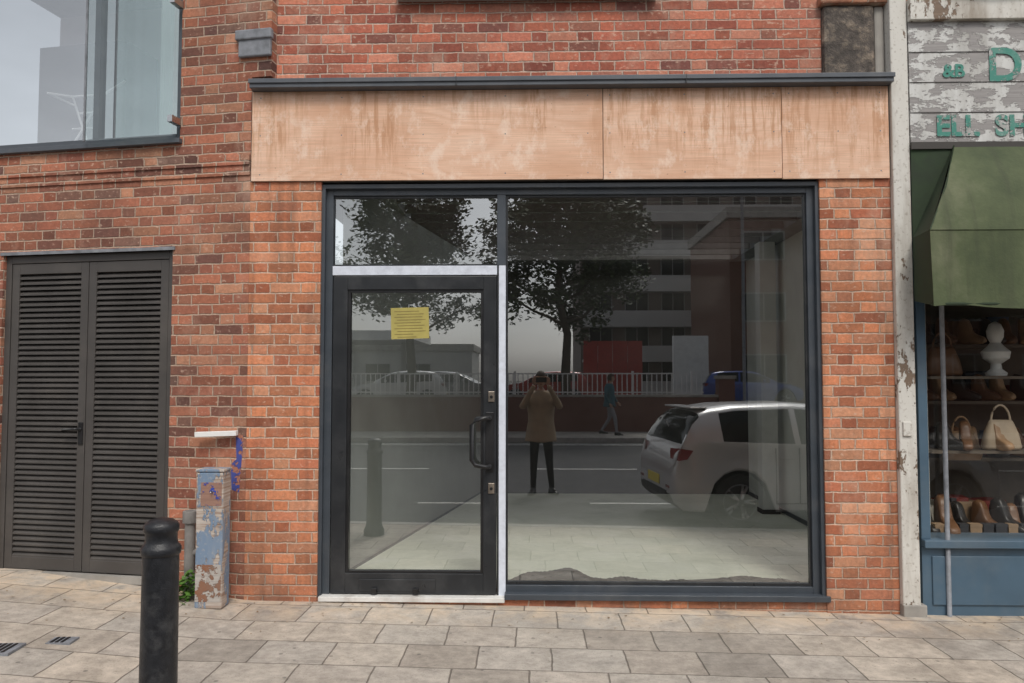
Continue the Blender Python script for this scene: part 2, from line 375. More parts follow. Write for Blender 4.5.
box('upper_roof',-1.93,2.575,.36,.9,8.9,9.2,M['conc'],B)
box('upper_rear_wall',-1.93,2.575,.75,.9,3.3,8.9,M['brick_up'],B)  # upper storey made shallow so sky light reaches the roof opening behind
box('upper_side_l',-1.93,-1.7,.36,.75,3.3,8.9,M['brick_up'],B)
box('upper_side_r',2.3,2.575,.36,.75,3.3,8.9,M['brick_up'],B)
# interior room; unseen rear roof left open, added to let daylight onto the floor
box('shop_floor',-1.9,2.9,.31,5,-.1,.10,M['floor'],B)
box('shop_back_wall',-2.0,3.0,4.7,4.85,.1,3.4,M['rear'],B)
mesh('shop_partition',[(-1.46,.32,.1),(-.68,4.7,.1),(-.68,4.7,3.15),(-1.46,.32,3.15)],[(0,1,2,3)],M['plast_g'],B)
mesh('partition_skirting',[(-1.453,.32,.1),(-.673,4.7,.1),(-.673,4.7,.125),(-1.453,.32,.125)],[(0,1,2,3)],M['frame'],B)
box('shop_right_wall',2.82,2.95,.3,4.7,.1,3.3,M['plast'],B)
box('inner_return',2.575,2.82,.2,.3,-.2,3.3,M['plast'],B)
box('shop_pillar',2.56,2.74,3.2,3.38,.1,3.15,M['white'],B,bevel=.005)
box('shop_pillar_base',2.55,2.75,3.19,3.39,.1,.15,M['dark'],B)
boxes('shop_ceiling',[(-1.9,2.82,.3,.9,3.15,3.28),(-1.9,-1.2,.9,4.7,3.15,3.28),(2.6,2.82,.9,4.7,3.15,3.28)],M['ceil'],B)
boxes('added_roof_opening_bars',[(-1.2,2.6,y,y+.05,3.16,3.29) for y in np.arange(1.2,4.7,.42)],M['ceil'],B)  # invented bars across the added daylight opening, screening the sky from view
boxes('right_skirting',[(2.80,2.819,.3,4.7,.1,.14)],M['frame'],B)
# shop front frame
fy0,fy1=.06,.13
boxes('shopfront_frame',[(-1.545,-1.47,fy0,fy1,.035,3.02),(1.995,2.07,fy0,fy1,.035,3.02),(-1.47,1.995,fy0,fy1,2.955,3.02),
  (-.195,1.995,fy0,fy1,.035,.12),(-.258,-.195,fy0,fy1,2.43,2.955)],M['frame'],B,bevel=.003)
boxes('shopfront_beads',[(-.195,1.995,fy0+.02,fy0+.05,.12,.14),(-.195,-.18,fy0+.02,fy0+.05,.14,2.94),(1.98,1.995,fy0+.02,fy0+.05,.14,2.94),(-.195,1.995,fy0+.02,fy0+.05,2.94,2.955),
   (-1.47,-.258,fy0+.02,fy0+.05,2.43,2.445),(-1.47,-.258,fy0+.02,fy0+.05,2.94,2.955)],M['door'],B)
box('frame_outer_lip',-1.56,2.085,.02,.0599,3.0,3.028,M['frame'],B)
boxes('frame_outer_sides',[(-1.56,-1.52,.02,.0599,.035,3.0),(2.045,2.085,.02,.0599,.035,3.0)],M['frame'],B)
box('frame_sill',-.2,2.09,-.02,.0599,.035,.075,M['frame'],B,bevel=.003)
box('transom_film',-1.47,-.258,fy0-.006,fy1,2.362,2.43,M['film'],B,bevel=.002)
box('mullion_film',-.245,-.195,fy0-.006,fy1,.035,2.43,M['film'],B,bevel=.002)
box('mullion_edge',-.258,-.245,fy0+.002,fy1,.035,2.362,M['door'],B)
box('door_threshold',-1.53,-.2,-.02,.14,.015,.048,M['threshold'],B,bevel=.003)
pane('window_glass',-.19,1.99,.098,.125,2.95,M['glass'],B)
pane('fanlight_glass',-1.468,-.26,.098,2.435,2.95,M['glass'],B)
# door
dy0,dy1=.05,.11
boxes('door_leaf',[(-1.462,-1.355,dy0,dy1,.055,2.352),(-.357,-.262,dy0,dy1,.055,2.352),(-1.355,-.357,dy0,dy1,2.255,2.352),(-1.355,-.357,dy0,dy1,.055,.2)],M['door'],B,bevel=.003)
boxes('door_beads',[(-1.355,-1.335,dy0+.012,dy1,.2,2.255),(-.377,-.357,dy0+.012,dy1,.2,2.255),(-1.335,-.377,dy0+.012,dy1,2.235,2.255),(-1.335,-.377,dy0+.012,dy1,.2,.215)],M['black'],B)
pane('door_glass',-1.337,-.375,.086,.21,2.24,M['glass'],B)
box('kick_plate',-1.25,-.7,dy0-.008,dy0-.001,.075,.16,M['door'],B,bevel=.004)
boxes('kick_plate_lugs',[(-1.16,-1.12,dy0-.03,dy0-.0085,.06,.10),(-.86,-.82,dy0-.03,dy0-.0085,.06,.10)],M['black'],B,bevel=.004)
hx=-.31
tube('door_handle',[(hx,dy0-.001,1.32),(hx,dy0-.05,1.32),(hx-.03,dy0-.07,1.32),(hx-.10,dy0-.07,1.305),(hx-.125,dy0-.07,1.27),(hx-.125,dy0-.07,1.02),(hx-.10,dy0-.07,.985),(hx-.03,dy0-.07,.97),(hx,dy0-.05,.97),(hx,dy0-.001,.97)],.017,M['black'],B,seg=12)
box('handle_plate',hx-.03,hx+.03,dy0-.008,dy0-.001,.93,1.36,M['black'],B,bevel=.003)
for z in (1.47,.81):
    box('door_lock',hx-.01,hx+.035,dy0-.01,dy0-.001,z-.035,z+.04,M['brass'],B,bevel=.003)
    lathe('lock_cylinder',[(.011,0),(.011,.008)],M['black'],B,(hx+.012,dy0-.011,z),seg=16,rot=(rad(90),0,0))
# crumpled dark sheet along bottom of the glass, lying on the floor inside
def crumple(nm,x0,x1,y,z,h,ph):
    V=[];F=[];N=90
    for i in range(N):
        s=i/(N-1); x=x0+(x1-x0)*s; tp=math.sin(math.pi*min(1,max(.02,s)))**.5
        a=(h*tp*(.55+.3*math.sin(s*7+ph)+.15*math.sin(s*19+ph)))+.004+random.uniform(0,.006)
        wd=.10+.14*tp*(.6+.4*math.sin(s*5+ph*2))
        V+=[(x,y,z+.002),(x,y+.005,z+a*.8),(x,y+wd*.3,z+a),(x,y+wd*.7,z+a*.45+random.uniform(0,.01)),(x,y+wd,z+.004)]
    for i in range(N-1):
        for k in range(4): q=i*5+k; F.append((q,q+5,q+6,q+1))
    mesh(nm,V,F,M['sheet'],B,smooth=True)
crumple('plastic_sheet',-1.33,-.45,.15,.1,.15,1); crumple('plastic_sheet_2',-.18,.95,.15,.1,.13,0); crumple('plastic_sheet_3',.7,1.97,.15,.1,.07,2)
# notice fixed to the outside face of the door glass
nn=empty('paper_notice',(-.90,.082,2.01)); nn.rotation_euler=(0,rad(-1.5),0)
box('sheet',-.14,.14,0,.002,-.115,.115,M['yellow'],nn)
M['yellow2']=simple('glass_dimmed_yellow_paper',(.40,.34,.10),.8)  # yellow toned down in the colour to look dimmed by the glass
nn.children[0].data.materials[0]=M['yellow2']
boxes('printed_lines',[(-.115+.02*(k%2),-.115+.23*l,-.001,-.0002,z,z+.005) for k,(z,l) in enumerate(zip(np.arange(.085,-.11,-.021),[.8,.95,.9,1,.85,.97,.9,1,.6,.7]))],M['ink'],nn)

# ---------------- left building
L=empty('neighbouring_brick_building',(-2.07,0,0),rad(-9.5))
T=.35
dl0,dl1,dz0,dz1=-2.10,-.624,.135,2.563
ww=-.585; wz=3.40
boxes('walls',[(dl1,-.002,0,T,-.3,wz),(-9,dl0,0,T,-.3,wz),(dl0,dl1,0,T,dz1,wz),(ww,-.002,0,T,wz,3.83),(ww,.135,0,T,3.83,9.5),(-9,-3.4,0,T,wz,9.5),(-3.4,ww,0,T,5.6,9.5)],M['brick_l'],L)
box('corner_return',.135,.15,.002,.6,3.83,9.5,M['brick_l'],L)
boxes('corbel_bands',[(-9,-.003,-.012,-.001,3.10,3.175),(-9,-.003,-.024,-.001,3.175,3.25)],M['brick_l'],L)
box('lintel_angle',dl0-.02,dl1+.02,-.012,.05,dz1,dz1+.025,M['lead'],L)
box('rear_mass',-9,-.1,T,1.0,-.3,.0,M['dark'],L)
fr=[(dl0,dl0+.05,.03,.1,dz0,dz1),(dl1-.05,dl1,.03,.1,dz0,dz1),(dl0+.05,dl1-.05,.03,.1,dz1-.06,dz1)]
boxes('louvre_door_frame',fr,M['louv'],L,bevel=.003)
mid=(dl0+dl1)/2
for s,(a,b) in enumerate(((dl0+.055,mid-.003),(mid+.003,dl1-.055))):
    st=.065
    boxes('louvre_door_leaf_%d'%(s+1),[(a,a+st,.035,.085,dz0+.01,dz1-.065),(b-st,b,.035,.085,dz0+.01,dz1-.065),(a+st,b-st,.035,.085,dz1-.065-.08,dz1-.065),(a+st,b-st,.035,.085,dz0+.01,dz0+.10)],M['louv'],L,bevel=.003)
    V=[];F=[];z=dz0+.10
    while z<dz1-.17:
        n0=len(V); x0=a+st;x1=b-st
        V+=[(x0,.04,z),(x1,.04,z),(x1,.04,z+.012),(x0,.04,z+.012),(x0,.078,z+.046),(x1,.078,z+.046)]
        F+=[(n0,n0+1,n0+2,n0+3),(n0+3,n0+2,n0+5,n0+4)]; z+=.042
    mesh('louvre_blades_%d'%(s+1),V,F,M['louv'],L)
box('louvre_backing',dl0,dl1,.10,.12,dz0,dz1,M['black'],L)
box('door_sill',dl0,dl1,-.01,.12,dz0-.05,dz0,M['conc'],L)
tube('lever_handle',[(mid-.035,.034,1.22),(mid-.035,-.01,1.22),(mid-.05,-.02,1.22),(mid-.15,-.02,1.215)],.011,M['black'],L)
box('handle_rose',mid-.055,mid-.015,.026,.034,1.10,1.27,M['black'],L,bevel=.003)
# upper window
boxes('upper_window_frame',[(ww-.05,ww,.03,.10,wz+.0,5.6),(-3.4,ww-.05,.03,.10,wz,wz+.055),(-3.4,-3.34,.03,.10,wz+.055,5.6),(-1.36,-1.31,.03,.10,wz+.055,5.6),(-3.34,-1.36,.03,.10,5.54,5.6)],M['trim'],L,bevel=.003)
box('upper_window_sill',-3.42,ww+.02,-.04,.03,wz-.035,wz,M['trim'],L,bevel=.003)
pane('upper_window_glass',-3.34,ww-.05,.067,wz+.055,5.54,M['glass2'],L)
pane('balustrade_glass',-1.32,ww+.0,-.095,wz-.0,5.0,M['balglass'],L)
box('balustrade_edge',-1.335,-1.321,-.102,-.088,wz,5.0,M['lead'],L)
boxes('balustrade_clips',[(ww-.03,ww+.01,-.115,-.001,z,z+.05) for z in (3.5,4.4)],M['steel'],L)
V=[];F=[]
for i in range(61):
    x=-.92+.30*i/60; y=.22+.025*math.sin(i*.9)+.01*math.sin(i*.37); V+=[(x,y,wz+.05),(x,y,5.6)]
for i in range(60): F.append((2*i,2*i+2,2*i+3,2*i+1))
mesh('curtain',V,F,M['white'],L,smooth=True)
box('room_back',-3.6,-.3,2.2,2.3,3.3,5.8,M['plast'],L); box('room_floor',-3.6,-.1,T,2.2,3.28,3.38,M['conc'],L); box('room_ceiling',-3.6,-.1,T,2.2,5.62,5.7,M['ceil'],L)
boxes('room_shelving',[(-3.3,-2.3,1.6,2.1,3.38,5.0)],M['shelf'],L)
da=empty('clothes_airer',(0,0,0),0,L)
for k,(p,q) in enumerate([((-1.95,.4,3.4),(-1.65,.5,4.0)),((-1.65,.4,3.4),(-1.95,.5,4.0)),((-1.95,.5,4.0),(-1.65,.5,4.0)),((-1.9,.5,3.85),(-1.7,.5,3.85)),((-1.95,.5,4.0),(-2.2,.5,4.05)),((-2.2,.5,4.05),(-2.2,.8,4.05)),((-1.65,.5,4.0),(-1.45,.5,4.1)),((-1.9,.45,3.7),(-1.7,.45,3.7))]):
    tube('rail_%d'%k,[p,q],.010,M['white'],da)
box('lead_flashing',-.10,.16,-.035,-.001,3.975,4.16,M['lead'],L,bevel=.01)
box('lead_flashing_cap',-.12,.17,-.05,-.001,4.10,4.175,M['lead'],L,bevel=.01)

# ---------------- right building
R=empty('old_shop_building')
box('pilaster',2.577,2.70,-.045,.3,-.3,4.36,M['pilaster'],R,bevel=.008)
box('pilaster_base',2.574,2.735,-.06,.3,-.3,.03,M['conc'],R,bevel=.006)
box('signboard',2.705,7,-.05,.02,3.27,4.165,M['signboard'],R)
boxes('signboard_lines',[(2.705,7,-.054,-.0505,z,z+.005) for z in (3.50,3.72,3.94)],M['dark'],R)
box('signboard_top',2.705,7,-.09,.02,4.167,4.33,M['pilaster'],R,bevel=.005)
box('upper_wall',2.577,7,.04,.35,4.36,8.5,M['brick_l'],R)
box('wall_behind',2.70,7,.03,.3,3.05,4.36,M['dark'],R)
tube('cable',[(2.72,-.12,4.42),(3.0,-.13,4.37),(3.3,-.13,4.345),(3.8,-.12,4.36)],.008,M['black'],R)
def text(s,x,z,size,par,nm='lettering'):
    c=D.curves.new(nm,'FONT'); c.body=s; c.size=size; c.extrude=.001
    c.offset=.007 if size>.2 else .004
    o=D.objects.new(nm,c); link(o,par); o.location=(x,-.0565,z); o.rotation_euler=(rad(90),0,0); c.materials.append(M['letters'])
text('&B',2.94,3.76,.13,R); text('D',3.25,3.73,.34,R); text('B',3.55,3.73,.34,R)
text('ELL  SHOP',2.88,3.335,.205,R)
# stall riser and display window
box('stall_riser',2.735,7,.0,.25,-.3,.42,M['blue'],R)
boxes('riser_panels',[(2.80,4.2,-.012,-.001,.02,.36)],M['blue'],R,bevel=.006)
box('display_sill',2.735,7,-.05,.25,.42,.475,M['blue'],R,bevel=.006)
boxes('display_frame',[(2.735,2.80,.0,.08,.475,3.05),(2.80,7,.0,.08,2.95,3.05),(4.3,4.36,.0,.08,.475,2.95)],M['blue'],R,bevel=.004)
pane('display_glass',2.80,4.3,.037,.475,2.95,M['glass3'],R)
box('display_back',2.735,7,1.15,1.2,.0,3.1,M['shelf'],R); box('display_floor',2.735,7,.26,1.15,.3,.44,M['shelf'],R); box('display_side',2.705,2.73,.3,1.15,.0,3.05,M['shelf'],R); box('display_ceiling',2.73,7,.3,1.15,3.0,3.05,M['ceil'],R)
box('display_end',6.9,7,.3,1.15,0,3.05,M['dark'],R)
boxes('display_shelves',[(2.8,4.6,.70,1.1,z,z+.025) for z in (.95,1.4,1.85)]+[(2.95,3.9,.25,.5,1.05,1.07),(2.95,3.9,.25,.5,1.60,1.62)],M['shelf'],R)
tube('downpipe',[(2.905,-.02,-.06),(2.905,-.02,2.15)],.016,M['lead'],R,seg=12)
box('alarm_box',2.6,2.66,-.06,-.046,1.2,1.3,M['pilaster'],R,bevel=.004)
# goods
def boot(x,y,z,rz,sc,mat):
    prof=[(0,0),(.27,0),(.28,.04),(.25,.08),(.17,.10),(.12,.14),(.11,.28),(-.01,.28),(.0,.1),(-.01,.05)]
    V=[];F=[];n=len(prof)
    for k,w in ((0,.25),(1,1),(2,1),(3,.25)):
        yy=(-.045,-.03,.03,.045)[k]
        for px,pz in prof:
            cx,cz=.12,.1; s=.9 if w<1 else 1; V.append((cx+(px-cx)*s,yy,pz if pz<.01 else cz+(pz-cz)*s))
    for k in range(3):
        for i in range(n): j=(i+1)%n; F.append((k*n+i,k*n+j,(k+1)*n+j,(k+1)*n+i))
    F.append(tuple(range(n))[::-1]); F.append(tuple(3*n+i for i in range(n)))
    o=mesh('boot',V,F,mat,smooth=True); o.location=(x,y,z); o.rotation_euler=(0,0,rz); o.scale=(sc,)*3
    m=o.modifiers.new('s','SUBSURF'); m.levels=m.render_levels=1
leather=[simple('leather_black',(.03,.027,.025),.35),simple('leather_brown',(.16,.08,.04),.4),simple('leather_tan',(.36,.22,.12),.45)]
for i in range(7): boot(2.98+.13*i+random.uniform(-.02,.02),.42+random.uniform(0,.15),.44,rad(random.uniform(-110,-60)),random.uniform(.8,1.1),leather[i%2])
for i in range(7): boot(3.1+.15*i,.85,.975,rad(random.uniform(-120,-40)),.9,leather[(i+2)%3])
for i in range(7): boot(3.1+.16*i,.85,1.425,rad(random.uniform(-120,-40)),.8,leather[(i+1)%3])
for i in range(6): boot(3.15+.17*i,.85,1.875,rad(random.uniform(-120,-40)),.8,leather[i%3])
for i in range(3): boot(3.05+.2*i,.38,1.07,rad(random.uniform(-120,-40)),.8,leather[i])
bc=[simple('card_box_%d'%i,c,.7) for i,c in enumerate([(.05,.05,.055),(.35,.24,.15),(.6,.56,.48),(.25,.05,.04),(.12,.17,.27)])]
for i in range(44):
    x=3.0+random.uniform(0,1.15); zz=random.choice([.44,.44,.975,1.425,1.875]); y=random.uniform(.62,.8) if zz<.5 else random.uniform(.95,1.02)
    a=random.uniform(.05,.13); h=random.uniform(.06,.24)
    o=boxes('shoe_box',[(-a,a,-.08,.08,0,h),(-a-.004,a+.004,-.084,.084,h*.72,h+.004)],random.choice(bc)); o.location=(x,y,zz); o.rotation_euler=(0,0,random.uniform(-.3,.3))
for i in range(9):
    a=random.uniform(.03,.045); o=boxes('polish_box',[(-a,a,-.03,.03,0,.09),(-a-.002,a+.002,-.032,.032,.07,.092)],bc[0 if i%3 else 1]); o.location=(3.0+.09*i,.3,.44+(.0 if i%2 else .035)); o.location.z=.44; o.rotation_euler=(0,0,random.uniform(-.2,.2))
lathe('white_bust',[(.07,0),(.075,.02),(.04,.05),(.035,.09),(.09,.13),(.10,.18),(.06,.22),(.035,.25),(.055,.29),(.06,.34),(.04,.39),(.01,.41)],M['white'],None,(3.52,.4,1.625))
def bag(x,y,z,mat):
    V=[];F=[]
    for k,(w,d,h) in enumerate([(.13,.05,0),(.14,.06,.02),(.12,.05,.12),(.09,.03,.2),(.08,.015,.22)]):
        for i in range(16):
            a=2*math.pi*i/16; V.append((w*math.copysign(abs(math.cos(a))**.6,math.cos(a)),d*math.copysign(abs(math.sin(a))**.6,math.sin(a)),h))
    for k in range(4):
        for i in range(16): j=(i+1)%16; F.append((k*16+i,k*16+j,k*16+16+j,k*16+16+i))
    F.append(tuple(range(16))[::-1]); F.append(tuple(64+i for i in range(16)))
    e=empty('handbag',(x,y,z)); mesh('body',V,F,mat,e,smooth=True)
    tube('strap',[(.07*math.cos(t),0,.21+.12*math.sin(t)) for t in np.linspace(0,math.pi,12)],.008,mat,e)
bag(3.5,.33,1.075,simple('beige_leather',(.5,.4,.29),.6)); bag(3.12,.4,1.625,leather[1]); bag(3.3,.5,.98,leather[2])
# awning
A=empty('shop_awning')
xe=6.8
N=24;V=[];F=[]
for j in range(9):
    t=j/8
    for i in range(N+1):
        s=i/N; xl=3.0+(2.665-3.0)*t; x=xl+(xe-xl)*s
        bul=.05*math.sin(math.pi*t)
        V.append((x,-.06-.30*t-bul+.012*math.sin(x*9+t*3)*math.sin(math.pi*t),3.26-.66*t))
for j in range(8):
    for i in range(N): a=j*(N+1)+i; F.append((a,a+1,a+N+2,a+N+1))
mesh('front_canvas',V,F,M['canvas'],A,smooth=True)
V=[];F=[]
for j in range(5):
    for i in range(91):
        s=i/90; x=2.665+(xe-2.665)*s; V.append((x,-.362+(.012*math.sin(x*7)+.006*math.sin(x*23))*j/4-.004*j,2.60-(.50+.035*abs(math.sin(x*3.2+.4)))*j/4))
for j in range(4):
    for i in range(90): a=j*91+i; F.append((a,a+1,a+92,a+91))
mesh('valance',V,F,M['canvas'],A,smooth=True)
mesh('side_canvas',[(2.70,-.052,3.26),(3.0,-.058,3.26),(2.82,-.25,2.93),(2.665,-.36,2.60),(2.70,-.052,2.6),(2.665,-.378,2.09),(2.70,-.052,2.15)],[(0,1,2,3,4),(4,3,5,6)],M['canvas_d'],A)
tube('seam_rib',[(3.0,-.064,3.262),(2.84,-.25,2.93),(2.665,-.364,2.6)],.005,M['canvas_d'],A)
tube('fold_hem',[(2.665,-.364,2.6),(xe,-.364,2.6)],.004,M['canvas'],A)
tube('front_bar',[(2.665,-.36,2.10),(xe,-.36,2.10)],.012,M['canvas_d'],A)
box('awning_head_box',2.70,xe,-.07,-.0505,3.235,3.285,M['dark'],A)

# ---------------- street furniture
prof=[(.105,0),(.105,.06),(.088,.10),(.08,.13),(.078,.16),(.075,.80),(.075,.835),(.081,.84),(.083,.85),(.083,.865),(.079,.875),(.070,.882),(.066,.90),(.066,.93),(.071,.937),(.073,.945),(.073,.962),(.066,.975),(.045,.988),(.02,.994),(.001,.995)]
for x in (-1.62,-6.5):
    bo=empty('bollard',(x,-2.22,zg(x)-.01))
    lathe('post',prof,M['iron'],bo,seg=40)
    boxes('base_collar',[(-.12,.12,-.12,.12,0,.012)],M['conc'],bo)
po=empty('weathered_post',(-2.22,-.2,zg(-2.2)))
o=box('post',-.095,.095,-.07,.07,0,.93,M['postpaint'],po,bevel=.012)
box('post_cap',-.10,.10,-.075,.075,.93,.95,M['postpaint'],po,bevel=.006)
M['spray']=peel_mat('blue_spray',(.03,.06,.35),(.35,.2,.15),.50,7)
M['rust']=peel_mat('rusty_stain',(.25,.10,.05),(.5,.46,.42),.48,9)
M['sprayw']=peel_mat('blue_spray_wall',(.05,.07,.30),(.46,.19,.12),.53,12,stain=(.1,.1,.25))
box('post_blue_patch',-.06,.085,-.0725,-.0705,.70,.86,M['spray'],po)
box('post_rust_patch',-.088,.088,-.0725,-.0705,.05,.30,M['rust'],po)
tube('hook',[(.02,-.072,.8),(.02,-.1,.8)],.006,M['steel'],po)
mesh('wall_graffiti',[(-.11,-.002,.80),(-.05,-.002,.78),(-.035,-.002,1.0),(-.02,-.002,1.19),(-.085,-.002,1.21),(-.075,-.002,1.02),(-.12,-.002,.98)],[(0,1,2,5,6),(5,2,3,4)],M['sprayw'],L)
pk=empty('timber_batten',(-2.27,-.03,1.205)); pk.rotation_euler=(0,rad(-2),0)
box('batten',-.16,.14,-.02,.03,-.018,.018,M['white'],pk,bevel=.003)
vp=empty('vent_pipe',(-2.47,.0,zg(-2.45)))
lathe('pipe',[(.036,0),(.036,.52),(.052,.52),(.052,.60),(.045,.605),(.03,.60),(.03,.5)],M['pipe'],vp,seg=20)
tube('elbow',[(.0,0,.3),(.12,.01,.32),(.16,.06,.33)],.025,M['pipe'],vp)
V=[];F=[]
for i in range(160):
    x=random.gauss(0,.06);y=random.gauss(0,.04);z=random.uniform(.0,.2)*(1-min(1,abs(x)*4)); s=random.uniform(.015,.035);a=random.uniform(0,6.28);b=random.uniform(-.8,.8)
    u=Vector((math.cos(a),math.sin(a),b))*s; v=Vector((-math.sin(a),math.cos(a),.3))*s*.6; c=Vector((x,y,abs(z)+.01)); n0=len(V)
    V+=[c-u,c-v,c+u,c+v]; F.append((n0,n0+1,n0+2,n0+3))
M['weed']=simple('weed_leaf',(.09,.2,.03),.6,var=.3)
o=mesh('weed_plant',V,F,M['weed']); o.location=(-2.42,-.12,zg(-2.42))
for (x,y,a) in ((-2.75,-1.05,.07),(-3.0,-1.25,.11)):
    dc=empty('drain_cover',(x,y,zg(x)+.004),rad(4))
    o=box('frame',-a,a,-a*.8,a*.8,-.01,.004,M['lead'],dc); boxes('grate',[(-a+.02+i*.03,-a+.035+i*.03,-a*.65,a*.65,.0045,.008) for i in range(int((2*a-.03)/.03))],M['black'],dc)
V=[];F=[]
for i in range(140):
    x=random.uniform(-4,4);y=-abs(random.gauss(0,.35))-.02;s=random.uniform(.005,.014);a=random.uniform(0,6);z=zg(x)+.006
    n0=len(V); V+=[(x+s*math.cos(a+k*1.57)*(1 if k%2 else .6),y+s*math.sin(a+k*1.57)*(1 if k%2 else .6),z+random.uniform(0,.004)) for k in range(4)]; F.append((n0,n0+1,n0+2,n0+3))
mesh('leaf_litter',V,F,simple('dry_leaf',(.2,.13,.07),.8,var=.5,scale=3))

# ---------------- cars
def car(name,loc,rz,paint,Lc=4.05,H=1.45,W=.87):
    C=empty(name,loc,rz)
    xw=[.78,3.3]; rw=.315
    st=[0,.03,.07,.12,.18,.26,.36,.48,.6,.72,.78,.84,.96,1.08,1.2,1.45,1.52,1.8,2.05,2.3,2.5,2.7,2.85,2.98,3.1,3.2,3.3,3.4,3.5,3.62,3.75,3.86,3.94,4.0,4.04]
    def ip(x,t):
        return float(np.interp(x,[a for a,_ in t],[b for _,b in t]))
    belt=[(0,.62),(.03,.72),(.07,.86),(.12,.95),(.18,.99),(.5,.99),(1.5,.95),(2.7,.92),(3.0,.90),(3.5,.84),(3.8,.74),(3.94,.64),(4.04,.55)]
    roof=[(0,.63),(.03,.73),(.07,.88),(.12,.98),(.18,1.10),(.26,1.24),(.36,1.345),(.48,1.385),(.8,1.43),(1.5,1.45),(2.0,1.42),(2.3,1.35),(2.85,1.06),(2.98,.965),(3.1,.93),(3.5,.88),(3.8,.78),(3.94,.68),(4.04,.58)]
    bot=[(0,.40),(.03,.30),(.12,.22),(.4,.2),(3.7,.2),(3.9,.22),(4.0,.28),(4.04,.38)]
    wid=[(0,.70),(.03,.77),(.07,.81),(.18,.85),(.4,.87),(3.4,.87),(3.75,.83),(3.9,.76),(4.0,.66),(4.04,.58)]
    V=[];nst=len(st)
    for x in st:
        zb=ip(x,bot);arch=0
        for c in xw:
            if abs(x-c)<rw+.05: arch=max(arch,math.sqrt(max(0,(rw+.055)**2-(x-c)**2))+.31)
        zb2=max(zb,arch); zl=ip(x,belt); zr=ip(x,roof); w=ip(x,wid)*W/.87; h=zr-zl
        gh=min(1,h/.42); wr=w*(1-.27*gh)
        zm=max(zb2+.03,.5*(zb2+zl)); zs=min(zl-.05,max(zb2+.02,zl-.12))
        half=[(0,zb),(w*.75,zb),(w*.76,zb2-.005),(w*.975,zb2),(w*1.0,zb2+.025),(w*1.005,zm),(w*1.0,zs),(w*.975,zl),(w*.965-.0*gh,zl+.02*gh+.002),(wr+.02*gh,zr-.075*gh),(wr-.035,zr-.03*gh),(wr*.6,zr-.004),(0,zr+.004)]
        V+=[(x,y,z) for y,z in half]+[(x,-y,z) for y,z in half[1:-1][::-1]]
    m=24;F=[];fm=[]
    for j in range(nst-1):
        xm=.5*(st[j]+st[j+1]); h=ip(xm,roof)-ip(xm,belt)
        for k in range(m):
            k2=(k+1)%m; F.append((j*m+k,j*m+k2,(j+1)*m+k2,(j+1)*m+k))
            kk=k if k<12 else 23-k
            mi=0
            if kk==8 and .55<xm<2.7 and h>.12 and not(1.45<xm<1.52) : mi=1
            if (kk>=10 and (.12<xm<.36 or 2.3<xm<2.95)) or (kk==9 and .18<xm<.36): mi=1
            if kk in(0,1,2): mi=2
            fm.append(mi)
    F.append(tuple(range(m))[::-1]); fm.append(0); F.append(tuple((nst-1)*m+i for i in range(m))); fm.append(0)
    sc=Lc/4.05
    V=[(x*sc,y,z*H/1.45) for x,y,z in V]
    o=mesh('body',V,F,None,C,smooth=True,mats=[paint,M['cglass'],M['black']],fm=fm)
    mo=o.modifiers.new('e','EDGE_SPLIT'); mo.split_angle=rad(38)
    SV=[];SF=[]
    for i,c in enumerate(xw):
        for s in (-1,1):
            pr=[(.2,-.1),(.3,-.1),(.318,-.08),(.318,.08),(.3,.1),(.21,.1),(.2,.085)]
            lathe('tyre_%d%d'%(i,s+1),pr,M['rubber'],C,(c*sc,s*(W-.11),.318),seg=32,rot=(rad(-90*s),0,0))
            lathe('rim_%d%d'%(i,s+1),[(.205,.04),(.205,.095),(.19,.095),(.185,.06),(.05,.07),(.04,.085),(.0,.085)],M['lead'],C,(c*sc,s*(W-.11),.318),seg=32,rot=(rad(-90*s),0,0))
            for q in range(5):
                a=q*2*math.pi/5; y=s*(W-.012)
                for dd in (-.14,.14):
                    v,f=tubevf([(c*sc+.03*math.cos(a),y,.318+.03*math.sin(a)),(c*sc+.192*math.cos(a+dd),y-s*.006,.318+.192*math.sin(a+dd))],[.02,.016],6)
                    n0=len(SV); SV+=v; SF+=[tuple(t+n0 for t in g) for g in f]
    mesh('wheel_spokes',SV,SF,M['alloy'],C,smooth=True)
    for s in (-1,1):
        w=W
        mesh('tail_lamp_%d'%(s+1),[(x-.012,y+s*.008,z) for x,y,z in [(.052,s*(w*.66),.80),(.052,s*(w*.68),.92),(.11,s*(w*.945),.93),(.075,s*(w*.955),.79),(.24,s*(w*1.0),.91),(.17,s*(w*.995),.81)]],[(0,1,2,3),(3,2,4,5)],M['lamp_r'],C)
        mesh('headlamp_%d'%(s+1),[(3.97*sc,s*.5*w,.62),(3.95*sc,s*.5*w,.72),(3.72*sc,s*.93*w,.80),(3.84*sc,s*.93*w,.66)],[(0,1,2,3)],M['lamp_w'],C)
        boxes('door_handle_%d'%(s+1),[(x,x+.17,min(s*(w+.003),s*(w+.02)),max(s*(w+.003),s*(w+.02)),.80,.825) for x in (1.25,2.1)],paint,C,bevel=.005)
        boxes('door_gap_%d'%(s+1),[(x,x+.008,min(s*(w*.99),s*(w*1.008)),max(s*(w*.99),s*(w*1.008)),.3,.93) for x in (1.2,1.48,2.45)]+[(1.2,2.45,min(s*(w*.99),s*(w*1.0085)),max(s*(w*.99),s*(w*1.0085)),.29,.30)],M['black'],C)
        V,F2=boxvf(2.42,2.52,min(s*(w+.0),s*(w+.17)),max(s*(w),s*(w+.17)),.96,1.08); mesh('wing_mirror_%d'%(s+1),V,F2,paint,C,bevel=.03)
    box('number_plate',-.012,-.002,-.26,.26,.46,.57,M['yellow'],C)
